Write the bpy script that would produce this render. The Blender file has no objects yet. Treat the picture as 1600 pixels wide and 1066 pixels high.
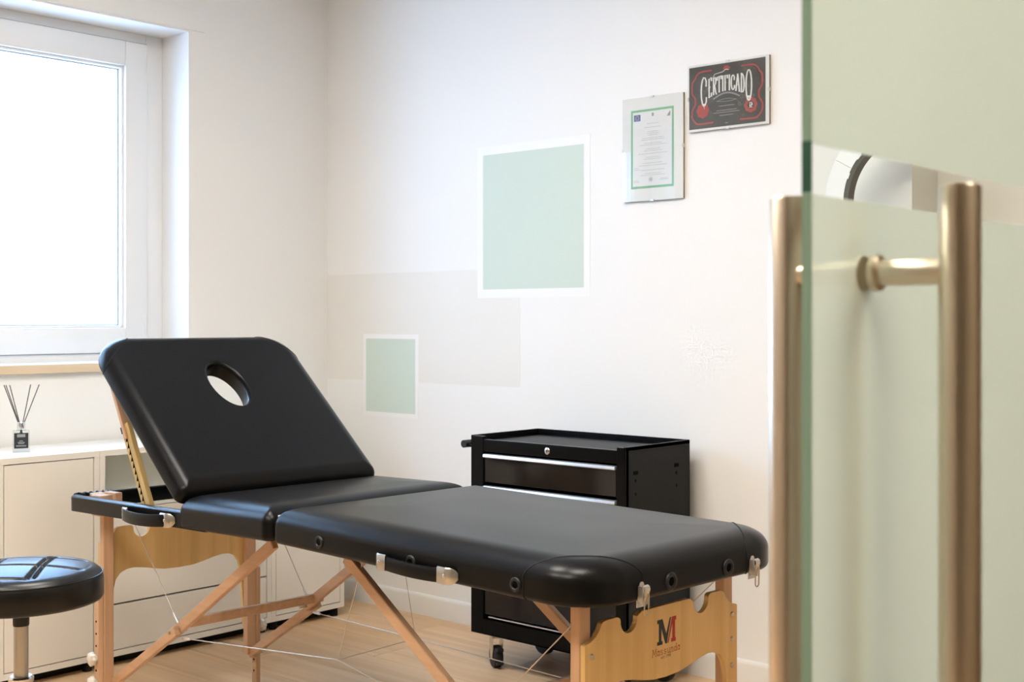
import bpy, bmesh, math, random
from mathutils import Vector, Matrix
random.seed(4)
SC = bpy.context.scene
COL = SC.collection
R = math.radians

# ------------------------------------------------------------------ camera
YAW = 41.81
cam = bpy.data.cameras.new('camera')
co = bpy.data.objects.new('camera', cam); COL.objects.link(co)
co.location = (4.3276, -3.6253, 1.2)
co.rotation_euler = (R(90), 0, R(YAW))
cam.sensor_fit = 'HORIZONTAL'; cam.sensor_width = 36.0
cam.lens = 36.0 * 1990 / 1600
cam.shift_y = -33 / 1600
cam.clip_start = 0.05; cam.clip_end = 100
cam.dof.use_dof = True
cam.dof.focus_distance = 3.3
cam.dof.aperture_fstop = 8.0
SC.camera = co

# ------------------------------------------------------------------ sky
W = bpy.data.worlds.new('sky'); SC.world = W; W.use_nodes = True
bg = W.node_tree.nodes['Background']
bg.inputs['Color'].default_value = (0.41, 0.63, 1.0, 1)
bg.inputs['Strength'].default_value = 11.0

# ------------------------------------------------------------------ exposure
SC.view_settings.view_transform = 'Standard'
SC.view_settings.look = 'None'
SC.view_settings.gamma = 1.0
SC.view_settings.use_curve_mapping = False
SC.view_settings.exposure = 0.27
LAMP_ROOM = 25.0       # emission strength of the added ceiling panels in the treatment room
LAMP_HALL = 14.0       # emission strength of the added panel in the hall

# portal: tells the sampler where the sky comes in (the window opening)
pl = bpy.data.lights.new('window_portal', 'AREA'); pl.shape = 'RECTANGLE'
pl.size = 1.3; pl.size_y = 1.95; pl.cycles.is_portal = True
po = bpy.data.objects.new('window_portal', pl); COL.objects.link(po)
po.location = (-0.30, -1.71, 1.69); po.rotation_euler = (0, R(-90), 0)

# ------------------------------------------------------------------ materials
def mat(name, color, rough=0.5, metal=0.0, spec=0.5, emit=None, es=0.0, bump=None, coat=0.0, sheen=0.0):
    m = bpy.data.materials.new(name); m.use_nodes = True
    nt = m.node_tree; p = nt.nodes['Principled BSDF']
    p.inputs['Base Color'].default_value = (*color, 1)
    p.inputs['Roughness'].default_value = rough
    p.inputs['Metallic'].default_value = metal
    p.inputs['Specular IOR Level'].default_value = spec
    p.inputs['Coat Weight'].default_value = coat
    p.inputs['Sheen Weight'].default_value = sheen
    if emit:
        p.inputs['Emission Color'].default_value = (*emit, 1); p.inputs['Emission Strength'].default_value = es
    if bump:
        sc, st, di = bump
        tc = nt.nodes.new('ShaderNodeTexCoord'); n = nt.nodes.new('ShaderNodeTexNoise')
        n.inputs['Scale'].default_value = sc; n.inputs['Detail'].default_value = 4
        b = nt.nodes.new('ShaderNodeBump'); b.inputs['Strength'].default_value = st; b.inputs['Distance'].default_value = di
        nt.links.new(tc.outputs['Object'], n.inputs['Vector'])
        nt.links.new(n.outputs['Fac'], b.inputs['Height']); nt.links.new(b.outputs['Normal'], p.inputs['Normal'])
    return m

def wood(name, c1, c2, axis='X', scale=1.0, rough=0.45, rnd=0.0, spec=0.4):
    m = bpy.data.materials.new(name); m.use_nodes = True
    nt = m.node_tree; p = nt.nodes['Principled BSDF']; N = nt.nodes.new; L = nt.links.new
    tc = N('ShaderNodeTexCoord'); mp = N('ShaderNodeMapping')
    s = [26 * scale] * 3; s['XYZ'.index(axis)] = 1.3 * scale
    mp.inputs['Scale'].default_value = s
    n = N('ShaderNodeTexNoise'); n.inputs['Scale'].default_value = 1.0; n.inputs['Detail'].default_value = 5
    n.inputs['Distortion'].default_value = 0.7
    cr = N('ShaderNodeValToRGB'); cr.color_ramp.elements[0].position = 0.32; cr.color_ramp.elements[1].position = 0.68
    cr.color_ramp.elements[0].color = (*c1, 1); cr.color_ramp.elements[1].color = (*c2, 1)
    L(mp.outputs[0], n.inputs['Vector'])
    L(n.outputs['Fac'], cr.inputs[0])
    if rnd:
        oi = N('ShaderNodeObjectInfo'); cb = N('ShaderNodeCombineXYZ'); mu = N('ShaderNodeMath'); mu.operation = 'MULTIPLY'; mu.inputs[1].default_value = 37
        L(oi.outputs['Random'], mu.inputs[0]); L(mu.outputs[0], cb.inputs[2])
        ad = N('ShaderNodeVectorMath'); L(tc.outputs['Object'], ad.inputs[0]); L(cb.outputs[0], ad.inputs[1])
        L(ad.outputs[0], mp.inputs['Vector'])
        hs = N('ShaderNodeHueSaturation'); mr = N('ShaderNodeMapRange')
        mr.inputs['To Min'].default_value = 1 - rnd; mr.inputs['To Max'].default_value = 1 + rnd
        L(oi.outputs['Random'], mr.inputs['Value']); L(mr.outputs[0], hs.inputs['Value'])
        L(cr.outputs[0], hs.inputs['Color']); L(hs.outputs[0], p.inputs['Base Color'])
    else:
        L(tc.outputs['Object'], mp.inputs['Vector'])
        L(cr.outputs[0], p.inputs['Base Color'])
    p.inputs['Roughness'].default_value = rough
    p.inputs['Specular IOR Level'].default_value = spec
    return m

def pane_mat(name, tint, ior=1.45, gloss_rough=0.0):
    m = bpy.data.materials.new(name); m.use_nodes = True
    nt = m.node_tree; nt.nodes.clear(); N = nt.nodes.new; L = nt.links.new
    o = N('ShaderNodeOutputMaterial'); mx = N('ShaderNodeMixShader'); t = N('ShaderNodeBsdfTransparent'); g = N('ShaderNodeBsdfGlossy')
    f = N('ShaderNodeFresnel'); f.inputs['IOR'].default_value = ior
    t.inputs['Color'].default_value = (*tint, 1); g.inputs['Roughness'].default_value = gloss_rough
    ge = N('ShaderNodeNewGeometry'); mr = N('ShaderNodeMapRange'); mr.inputs['To Min'].default_value = ior; mr.inputs['To Max'].default_value = 1/ior
    L(ge.outputs['Backfacing'], mr.inputs['Value']); L(mr.outputs[0], f.inputs['IOR'])
    L(f.outputs[0], mx.inputs[0]); L(t.outputs[0], mx.inputs[1]); L(g.outputs[0], mx.inputs[2]); L(mx.outputs[0], o.inputs[0])
    return m

def frost_mat(name, tcol, dcol, diff=0.35, clear=0.06):
    m = bpy.data.materials.new(name); m.use_nodes = True
    nt = m.node_tree; nt.nodes.clear(); N = nt.nodes.new; L = nt.links.new
    o = N('ShaderNodeOutputMaterial'); a = N('ShaderNodeMixShader'); b = N('ShaderNodeMixShader')
    t = N('ShaderNodeBsdfTranslucent'); d = N('ShaderNodeBsdfDiffuse'); r = N('ShaderNodeBsdfRefraction')
    t.inputs['Color'].default_value = (*tcol, 1); d.inputs['Color'].default_value = (*dcol, 1)
    r.inputs['Color'].default_value = (*tcol, 1); r.inputs['Roughness'].default_value = 0.7; r.inputs['IOR'].default_value = 1.02
    a.inputs[0].default_value = diff; b.inputs[0].default_value = clear
    L(t.outputs[0], a.inputs[1]); L(d.outputs[0], a.inputs[2]); L(a.outputs[0], b.inputs[1]); L(r.outputs[0], b.inputs[2]); L(b.outputs[0], o.inputs[0])
    return m

M = {}
M['wall'] = mat('wall_paint', (0.84, 0.835, 0.81), 0.85, bump=(60, 0.05, 0.002), spec=0.2)
M['ceil'] = mat('ceiling_paint', (0.84, 0.83, 0.80), 0.9, spec=0.2)
M['front'] = mat('brown_wall_paint', (0.30, 0.26, 0.21), 0.9, spec=0.2)  # dark colour given to the unseen front wall to darken reflections
M['hall'] = mat('hall_paint', (0.50, 0.43, 0.33), 0.9, spec=0.2)
M['green'] = mat('sage_wall_paint', (0.60, 0.69, 0.61), 0.8, spec=0.25)
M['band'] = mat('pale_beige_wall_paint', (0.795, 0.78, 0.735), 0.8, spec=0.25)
M['white'] = mat('white_wall_paint', (0.86, 0.86, 0.84), 0.8, spec=0.25)
M['skirt'] = mat('white_skirting', (0.80, 0.79, 0.755), 0.45)
M['upvc'] = mat('white_window_plastic', (0.82, 0.83, 0.83), 0.35)
M['gasket'] = mat('grey_gasket', (0.35, 0.38, 0.42), 0.6)
M['sill'] = wood('pale_sill_wood', (0.66, 0.52, 0.35), (0.76, 0.62, 0.44), 'Y')
M['oakfloor'] = wood('oak_floor', (0.60, 0.385, 0.205), (0.72, 0.50, 0.30), 'X', 0.8, 0.42, 0.09, 0.4)
M['floorbase'] = mat('floor_underlay', (0.16, 0.10, 0.06), 0.8)
M['hallfloor'] = wood('hall_floor_oak', (0.45, 0.29, 0.16), (0.58, 0.40, 0.24), 'X', 0.8, 0.45)
M['beech'] = wood('beech_wood', (0.56, 0.335, 0.19), (0.66, 0.415, 0.25), 'Z', 1.3)
M['beechx'] = wood('beech_wood_lengthwise', (0.56, 0.335, 0.19), (0.66, 0.415, 0.25), 'X', 1.3)
M['ply'] = wood('yellow_plywood', (0.68, 0.43, 0.16), (0.78, 0.52, 0.22), 'Z', 1.0, 0.35)
M['brass'] = wood('yellow_ratchet_wood', (0.58, 0.40, 0.15), (0.66, 0.47, 0.20), 'Z', 1.2)
M['leather'] = mat('black_vinyl', (0.0035, 0.0033, 0.0031), 0.29, spec=0.19, bump=(420, 0.10, 0.0006))
M['seam'] = mat('black_seam', (0.004, 0.004, 0.004), 0.6, spec=0.3)
M['rubber'] = mat('black_rubber', (0.006, 0.006, 0.006), 0.55)
M['void'] = mat('black_hole', (0.0015, 0.0015, 0.0015), 0.9, spec=0.1)
M['chrome'] = mat('bright_steel', (0.72, 0.71, 0.69), 0.22, 1.0)
M['nickel'] = mat('satin_nickel', (0.50, 0.485, 0.45), 0.30, 1.0)
M['brush'] = mat('brushed_steel', (0.70, 0.61, 0.49), 0.33, 1.0)
M['bolt'] = mat('bolt_steel', (0.55, 0.47, 0.36), 0.3, 1.0)
M['cable'] = mat('steel_cable', (0.58, 0.52, 0.44), 0.38, 0.85)
M['ferrule'] = mat('cable_ferrule', (0.80, 0.79, 0.78), 0.35, 0.5)
M['knob'] = mat('white_plastic_knob', (0.74, 0.69, 0.60), 0.5)
M['cream'] = mat('cream_laminate', (0.76, 0.725, 0.65), 0.5)
M['creamtop'] = mat('white_cabinet_top', (0.82, 0.81, 0.78), 0.3)
M['creaminner'] = mat('cabinet_inner', (0.74, 0.75, 0.68), 0.6)
M['gap'] = mat('dark_gap', (0.02, 0.017, 0.013), 0.9, spec=0.1)
M['steelblack'] = mat('black_powder_coat', (0.003, 0.0028, 0.0026), 0.28, spec=0.15, bump=(300, 0.05, 0.0005))
M['gloss'] = mat('black_gloss_drawer', (0.006, 0.006, 0.007), 0.10, spec=0.5)
M['matb'] = mat('black_liner_mat', (0.022, 0.022, 0.022), 0.6)
M['alu'] = mat('aluminium_strip', (0.85, 0.86, 0.88), 0.25, 0.75)
M['zinc'] = mat('zinc_plate', (0.70, 0.68, 0.62), 0.35, 0.9)
M['ink_dark'] = mat('black_print', (0.016, 0.018, 0.018), 0.5)
M['ink_red'] = mat('red_print', (0.42, 0.022, 0.012), 0.5)
M['ink_brown'] = mat('rust_red_print', (0.36, 0.06, 0.012), 0.5)
M['paper'] = mat('paper_white', (0.80, 0.80, 0.80), 0.7)
M['board'] = mat('mount_board_white', (0.82, 0.82, 0.80), 0.6)
M['greenprint'] = mat('green_print', (0.20, 0.50, 0.28), 0.7)
M['blueprint'] = mat('blue_print', (0.06, 0.10, 0.32), 0.7)
M['yellowprint'] = mat('yellow_print', (0.70, 0.58, 0.10), 0.7)
M['greyprint'] = mat('grey_print', (0.50, 0.50, 0.50), 0.7)
M['greyprint2'] = mat('mid_grey_print', (0.28, 0.29, 0.30), 0.7)
M['certblack'] = mat('certificate_black', (0.030, 0.032, 0.030), 0.5)
M['certgrey'] = mat('certificate_ornament_grey', (0.13, 0.135, 0.13), 0.5)
M['certred'] = mat('certificate_red', (0.42, 0.035, 0.03), 0.5)
M['certwhite'] = mat('certificate_white', (0.82, 0.82, 0.78), 0.5)
M['certedge'] = mat('frame_backing', (0.28, 0.24, 0.17), 0.7)
M['pictureglass'] = pane_mat('picture_glass', (0.985, 0.99, 0.985), 1.72, 0.02)
M['windowglass'] = pane_mat('window_glass', (0.96, 0.98, 0.985), 1.35)
M['doorglass'] = pane_mat('door_glass', (0.955, 0.975, 0.945), 1.18)
M['frost'] = frost_mat('frosted_film', (0.53, 0.56, 0.495), (0.44, 0.465, 0.41), 0.30, 0.10)
M['glassedge'] = mat('etched_glass_edge', (0.30, 0.47, 0.36), 0.25)  # green edge, lightened to paint in light scattered by the film
M['glassedgeclear'] = mat('clear_glass_edge', (0.035, 0.13, 0.085), 0.12)  # same edge, darkened where no film scatters light into it
M['bottle'] = pane_mat('bottle_glass', (0.93, 0.95, 0.95), 1.35)
M['reed'] = mat('grey_reed', (0.10, 0.095, 0.09), 0.7)
M['silver'] = mat('silver_collar', (0.78, 0.79, 0.80), 0.22, 0.9)
M['lampwhite'] = mat('lamp_diffuser_white', (0.86, 0.89, 0.93), 0.4)
M['lampdark'] = mat('lamp_dark_rim', (0.08, 0.075, 0.06), 0.5)
M['lampwarm'] = mat('lit_diffuser', (0.9, 0.9, 0.9), 0.5, emit=(1.0, 0.935, 0.85), es=LAMP_ROOM)
M['lampwarm2'] = mat('lit_diffuser_hall', (0.9, 0.9, 0.9), 0.5, emit=(1.0, 0.90, 0.76), es=LAMP_HALL)

# ------------------------------------------------------------------ mesh builder
STG = [0]
def stagger(): return (STG[0] % 13)*1.3e-5
class MB:
    def __init__(s, fn=None):
        s.bm = bmesh.new(); s.fn = fn
    def vs(s, pts):
        return [s.bm.verts.new(s.fn(Vector(p)) if s.fn else Vector(p)) for p in pts]
    def face(s, vv, mi=0):
        try:
            f = s.bm.faces.new(vv); f.material_index = mi; return f
        except ValueError: return None
    def box(s, a, b, bev=0.0, mi=0):
        x0, y0, z0 = [min(a[i], b[i]) for i in range(3)]; x1, y1, z1 = [max(a[i], b[i]) for i in range(3)]
        v = s.vs([(x0,y0,z0),(x1,y0,z0),(x1,y1,z0),(x0,y1,z0),(x0,y0,z1),(x1,y0,z1),(x1,y1,z1),(x0,y1,z1)])
        fs = [s.face([v[i] for i in q], mi) for q in ((0,3,2,1),(4,5,6,7),(0,1,5,4),(1,2,6,5),(2,3,7,6),(3,0,4,7))]
        if bev:
            es = list({e for f in fs for e in f.edges})
            r = bmesh.ops.bevel(s.bm, geom=es, offset=bev, segments=2, profile=0.5, affect='EDGES', clamp_overlap=True)
            for f in r['faces']: f.material_index = mi
        return s
    def bar(s, p, q, w, h, up=(0,0,1), bev=0.0, mi=0):
        """rectangular bar from p to q; w across, h along 'up'"""
        p, q = Vector(p), Vector(q); d = (q - p).normalized(); up = Vector(up)
        side = d.cross(up).normalized(); u = side.cross(d).normalized()
        pts = []
        for c in (p, q):
            for a, b in ((-1,-1),(1,-1),(1,1),(-1,1)): pts.append(c + side*a*w/2 + u*b*h/2)
        v = s.vs(pts)
        fs = [s.face([v[i] for i in k], mi) for k in ((0,3,2,1),(4,5,6,7),(0,1,5,4),(1,2,6,5),(2,3,7,6),(3,0,4,7))]
        if bev:
            es = list({e for f in fs for e in f.edges})
            bmesh.ops.bevel(s.bm, geom=es, offset=bev, segments=2, profile=0.5, affect='EDGES', clamp_overlap=True)
        return s
    def rings(s, rings, close=True, cap=(True, True), mi=0, loop=False):
        vr = [s.vs(r) for r in rings]; n = len(vr[0])
        pairs = list(zip(vr[:-1], vr[1:]))
        if loop: pairs.append((vr[-1], vr[0]))
        for a, b in pairs:
            for i in range(n if close else n-1):
                j = (i+1) % n; s.face([a[i], a[j], b[j], b[i]], mi)
        if cap[0] and not loop: s.face(vr[0][::-1], mi)
        if cap[1] and not loop: s.face(vr[-1], mi)
        return vr
    def lathe(s, c, prof, n=32, axis='Z', cap=(True, True), mi=0, a0=0.0):
        c = Vector(c); rs = []
        for r, h in prof:
            ring = []
            for i in range(n):
                a = a0 + 2*math.pi*i/n; x, y = r*math.cos(a), r*math.sin(a)
                ring.append(c + Vector({'Z': (x,y,h), 'X': (h,x,y), 'Y': (y,h,x)}[axis]))
            rs.append(ring)
        s.rings(rs, cap=cap, mi=mi); return s
    def tube(s, path, r, n=10, closed=False, mi=0, cap=True):
        P = [Vector(p) for p in path]; rs = []; m = len(P); up = None
        for i, p in enumerate(P):
            t = ((P[(i+1) % m] - P[i-1]) if closed else (P[min(i+1, m-1)] - P[max(i-1, 0)])).normalized()
            if up is None:
                up = Vector((0,0,1)) if abs(t.z) < 0.9 else Vector((1,0,0))
            a = t.cross(up).normalized(); b = a.cross(t).normalized(); up = b
            rr = r[i] if isinstance(r, (list, tuple)) else r
            rs.append([p + a*rr*math.cos(2*math.pi*k/n) + b*rr*math.sin(2*math.pi*k/n) for k in range(n)])
        s.rings(rs, cap=(cap and not closed,)*2, mi=mi, loop=closed); return s
    def prism(s, poly, place, t0, t1, mi=0, bev=0.0):
        """poly: 2-D outline; place(u,v,t)->3-D"""
        s.rings([[place(u, v, t0) for u, v in poly], [place(u, v, t1) for u, v in poly]], mi=mi)
        return s
    def flat(s, poly, place, mi=0):
        STG[0] += 1
        return s.face(s.vs([place(u, v) for u, v in poly]), mi)
    def build(s, name, m, parent=None, smooth=None, loc=None, rot=None, wn=False):
        bm = s.bm
        bmesh.ops.recalc_face_normals(bm, faces=bm.faces[:])
        me = bpy.data.meshes.new(name); bm.to_mesh(me); bm.free()
        for k in (m if isinstance(m, (list, tuple)) else [m]): me.materials.append(k)
        o = bpy.data.objects.new(name, me); COL.objects.link(o)
        if parent: o.parent = parent
        if loc: o.location = loc
        if rot: o.rotation_euler = rot
        if smooth:
            me.shade_smooth()
            me.set_sharp_from_angle(angle=R(smooth))
        if wn:
            w = o.modifiers.new('weighted', 'WEIGHTED_NORMAL'); w.keep_sharp = True; w.weight = 90
        return o

def tag(o, label=None, cat=None, group=None, kind=None):
    if label: o['label'] = label
    if cat: o['category'] = cat
    if group: o['group'] = group
    if kind: o['kind'] = kind
    return o
def thing(name, label, cat, loc=(0,0,0), rz=0.0, group=None):
    o = bpy.data.objects.new(name, None); COL.objects.link(o); o.location = loc; o.rotation_euler = (0,0,rz)
    o.empty_display_size = 0.1
    return tag(o, label, cat, group)
def struct(mb, name, m, **k):
    return tag(mb.build(name, m, **k), kind='structure')
def rrect(x0, x1, y0, y1, r, n=8):
    """rounded rectangle outline, r = radius or 4 radii (x0y0, x1y0, x1y1, x0y1)"""
    rr = r if isinstance(r, (list, tuple)) else [r]*4; P = []
    for (cx, cy, a0), q in zip(((x0, y0, 180), (x1, y0, 270), (x1, y1, 0), (x0, y1, 90)), rr):
        sx = 1 if cx == x0 else -1; sy = 1 if cy == y0 else -1
        q = max(q, 1e-4)
        for i in range(n+1):
            a = R(a0 + 90*i/n); P.append((cx + sx*q + q*math.cos(a), cy + sy*q + q*math.sin(a)))
    return P

# ------------------------------------------------------------------ the room
H = 2.78
XW = 2.685                      # where the right wall steps back
b = MB(); b.box((-0.35, -5.0, -0.14), (6.2, 0.35, -0.012)); floor = struct(b, 'floor', M['floorbase'])
# individual oak planks
pw = 0.19; k = 0; protos = {}
def plank(x0, x1, y):
    key = round(x1-x0, 3)
    if key not in protos:
        q = MB(); q.box((0.0008, 0.0008, -0.012), (x1-x0-0.0008, pw-0.0008, 0), 0.0009)
        protos[key] = q.build('plank', M['oakfloor'], floor); protos[key].location = (x0, y, 0); return
    o = protos[key].copy(); o.location = (x0, y, 0); COL.objects.link(o); o.parent = floor
y = -4.56 + 0.0
row = 0
while y < 0.17:
    offs = [0.0, 0.62, 0.31, 0.93, 0.155, 0.775][row % 6]
    xs = [0.0] + [x for x in (offs + 1.24*i for i in range(0, 5)) if 0.1 < x < 3.75] + [3.86]
    for x0, x1 in zip(xs[:-1], xs[1:]): plank(x0, x1, y)
    y += pw; row += 1
b = MB(); b.box((3.86, -5.0, -0.012), (6.2, 0.35, 0)); b.build('hall_boards', M['hallfloor'], floor)
b = MB(); b.box((-0.35, -5.0, H), (6.2, 0.35, H+0.1)); struct(b, 'ceiling', M['ceil'])

# window wall (x = 0) with the opening y -1.95..-0.712, z 1.04..2.343
WY0, WY1, WZ0, WZ1 = -2.70, -0.712, 1.006, 2.345
b = MB()
b.box((-0.34, -4.6, -0.012), (0, WY0, H)); b.box((-0.34, WY1, -0.012), (0, 0.0, H))
b.box((-0.34, WY0, -0.012), (0, WY1, WZ0)); b.box((-0.34, WY0, WZ1), (0, WY1, H))
struct(b, 'wall_left', M['wall'])
b = MB(); b.box((-0.34, 0.0, -0.012), (XW, 0.34, H))
wr = struct(b, 'wall_right', M['wall'])
b = MB(); b.box((XW, 0.185, -0.012), (6.2, 0.35, H)); struct(b, 'wall_recess', M['wall'])
b = MB(); b.box((-0.34, -4.9, -0.012), (6.2, -4.6, H)); struct(b, 'wall_front', M['front'])
# partition to the hall (x = 3.85) with its doorway
b = MB()
b.box((3.80, -4.6, -0.012), (3.90, -3.95, H)); b.box((3.80, -1.86, -0.012), (3.90, 0.185, H)); b.box((3.80, -3.95, 2.25), (3.90, -1.86, H))
struct(b, 'wall_partition', M['hall'])
b = MB(); b.box((6.0, -4.6, -0.012), (6.2, 0.185, H)); struct(b, 'wall_hall', M['hall'])
# painted squares on the right wall
def paint(x0, x1, z0, z1, m, label, d):
    q = MB(); q.box((x0, -d, z0), (x1, 0.0, z1)); o = q.build('painted_panel', m, wr); o['label'] = label; return o
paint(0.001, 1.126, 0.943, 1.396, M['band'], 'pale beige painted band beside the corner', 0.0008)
paint(0.905, 1.465, 1.285, 1.873, M['white'], 'white margin around the larger green square', 0.0013)
paint(0.236, 0.572, 0.795, 1.140, M['white'], 'white margin around the smaller green square', 0.0013)
paint(0.935, 1.436, 1.318, 1.840, M['green'], 'larger sage green painted square', 0.0018)
paint(0.254, 0.554, 0.813, 1.121, M['green'], 'smaller sage green painted square', 0.0018)
# baseboards
def base(name, p, q, n):
    b = MB(); p, q, n = Vector(p), Vector(q), Vector(n)
    prof = [(0, 0), (0.013, 0), (0.013, 0.072), (0.011, 0.080), (0.006, 0.085), (0, 0.086)]
    b.rings([[e + n*u + Vector((0, 0, v)) for u, v in prof] for e in (p, q)])
    return struct(b, name, M['skirt'], smooth=40)
base('baseboard_right', (0.013, 0, 0.0), (XW, 0, 0.0), (0, -1, 0))
base('baseboard_left', (0, -4.6, 0.0), (0, 0, 0.0), (1, 0, 0))
base('baseboard_recess', (XW+0.013, 0.185, 0.0), (3.8, 0.185, 0.0), (0, -1, 0))
# roller shutter cover strip above the window
b = MB(); b.box((0.0, -2.80, 2.352), (0.006, -0.637, 2.432), 0.001); struct(b, 'trim_1', M['wall'])

# window
FX = -0.185
win = thing('window_1', None, None, (0, 0, 0)); win['kind'] = 'structure'
def frame4(b, x0, x1, y0, y1, z0, z1, t, bev=0.003):
    b.box((x0, y0, z0), (x1, y0+t, z1), bev); b.box((x0, y1-t, z0), (x1, y1, z1), bev)
    b.box((x0, y0+t, z0), (x1, y1-t, z0+t), bev); b.box((x0, y0+t, z1-t), (x1, y1-t, z1), bev)
b = MB(); frame4(b, FX-0.075, FX, WY0, WY1, 1.037, WZ1, 0.078); b.build('outer_frame', M['upvc'], win, smooth=35)
sz0, sz1 = 1.071, 2.305
YM = (-0.789 + WY0+0.077)/2
for sy0, sy1 in ((YM+0.004, -0.789), (WY0+0.077, YM-0.004)):
    sash = MB(); frame4(sash, FX-0.06, FX+0.012, sy0, sy1, sz0, sz1, 0.098, 0.004)
    sash = sash.build('sash', M['upvc'], win, smooth=35)
    b = MB(); frame4(b, FX+0.0002, FX+0.002, sy0-0.003, sy1+0.003, sz0-0.003, sz1+0.003, 0.004, 0); b.build('rebate_seal', M['gasket'], sash)  # grey strip paints in the dark gap between sash and frame
    gy0, gy1, gz0, gz1 = sy0+0.098, sy1-0.098, sz0+0.098, sz1-0.098
    b = MB(); frame4(b, FX-0.026, FX-0.004, gy0, gy1, gz0, gz1, 0.010, 0.002); b.build('glazing_bead', M['upvc'], sash)
    b = MB(); frame4(b, FX-0.030, FX-0.026, gy0+0.004, gy1-0.004, gz0+0.004, gz1-0.004, 0.010, 0); b.build('gasket', M['gasket'], sash)
    for xa in (-0.036, -0.060):
        b = MB(); b.box((FX+xa, gy0+0.002, gz0+0.002), (FX+xa+0.004, gy1-0.002, gz1-0.002)); b.build('pane', M['windowglass'], sash)
b = MB(); b.lathe((FX+0.006, -0.797, 2.19), [(0.006, 0), (0.008, 0.004), (0.008, 0.082), (0.005, 0.088)], 12)
b.build('hinge', M['upvc'], win, smooth=40)
b = MB(); b.lathe((FX+0.006, -0.797, 1.14), [(0.006, 0), (0.008, 0.004), (0.008, 0.082), (0.005, 0.088)], 12)
b.build('hinge', M['upvc'], win, smooth=40)
# inner sill: pale wood board with a white top
b = MB(); b.box((FX-0.07, WY0, 1.006), (0.0, WY1, 1.037)); b.box((0.0, WY0-0.06, 1.007), (0.022, -0.66, 1.037), 0.002)
sill = b.build('sill_board', M['sill'], win)
b = MB(); b.box((FX, WY0+0.001, 1.037), (0.0, WY1-0.001, 1.0405)); b.box((0.0, WY0-0.06, 1.037), (0.020, -0.66, 1.0405), 0.001)
b.build('sill_top', M['upvc'], sill)

# ceiling lamps (outside the frame, added to fill the room evenly)
def panel(x, y, m, label):
    t = thing('ceiling_lamp', label, 'lamp', (x, y, H-0.03))
    q = MB(); frame4_y = [(-0.31, -0.31, -0.29, 0.31), (0.29, -0.31, 0.31, 0.31), (-0.29, -0.31, 0.29, -0.29), (-0.29, 0.29, 0.29, 0.31)]
    for x0, y0, x1, y1 in frame4_y: q.box((x0, y0, 0), (x1, y1, 0.03))
    q.build('frame', M['upvc'], t)
    q = MB(); q.box((-0.29, -0.29, 0.004), (0.29, 0.29, 0.012)); q.build('diffuser', m, t)
panel(1.75, -3.4, M['lampwarm'], 'square ceiling lamp nearest the window and the front wall')
panel(2.85, -3.4, M['lampwarm'], 'square ceiling lamp nearest the glass door and the front wall')
panel(1.75, -2.0, M['lampwarm'], 'square ceiling lamp nearest the window and the corner')
panel(2.85, -2.0, M['lampwarm'], 'square ceiling lamp above the foot end of the massage table')
panel(4.95, -2.2, M['lampwarm2'], 'square ceiling lamp in the hall outside the glass door')  # hall lamp added as fill from the camera side

# ------------------------------------------------------------------ massage table
D0 = R(-2.5)
TK = 0.964      # the table's units are 0.964 m
TKX, TKY = 4.3276 + TK*(1.74676-4.3276), -3.6253 + TK*(-1.64973+3.6253)
TB = thing('massage_table', 'black vinyl folding massage table with wooden legs and raised backrest', 'massage table', (TKX, TKY, 0), D0)
TB.scale = (TK, TK, TK)
Z0 = 0.64 + 0.0448; WID = 0.715
def tilt(deg):
    c, s_ = math.cos(R(deg)), math.sin(R(deg))
    return lambda p: Vector((p[0]*c - p[2]*s_, p[1], Z0 + p[0]*s_ + p[2]*c))
FRN = tilt(-0.5716); BCK = tilt(1.626)
LF, LB = 1.051, 1.10

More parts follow.
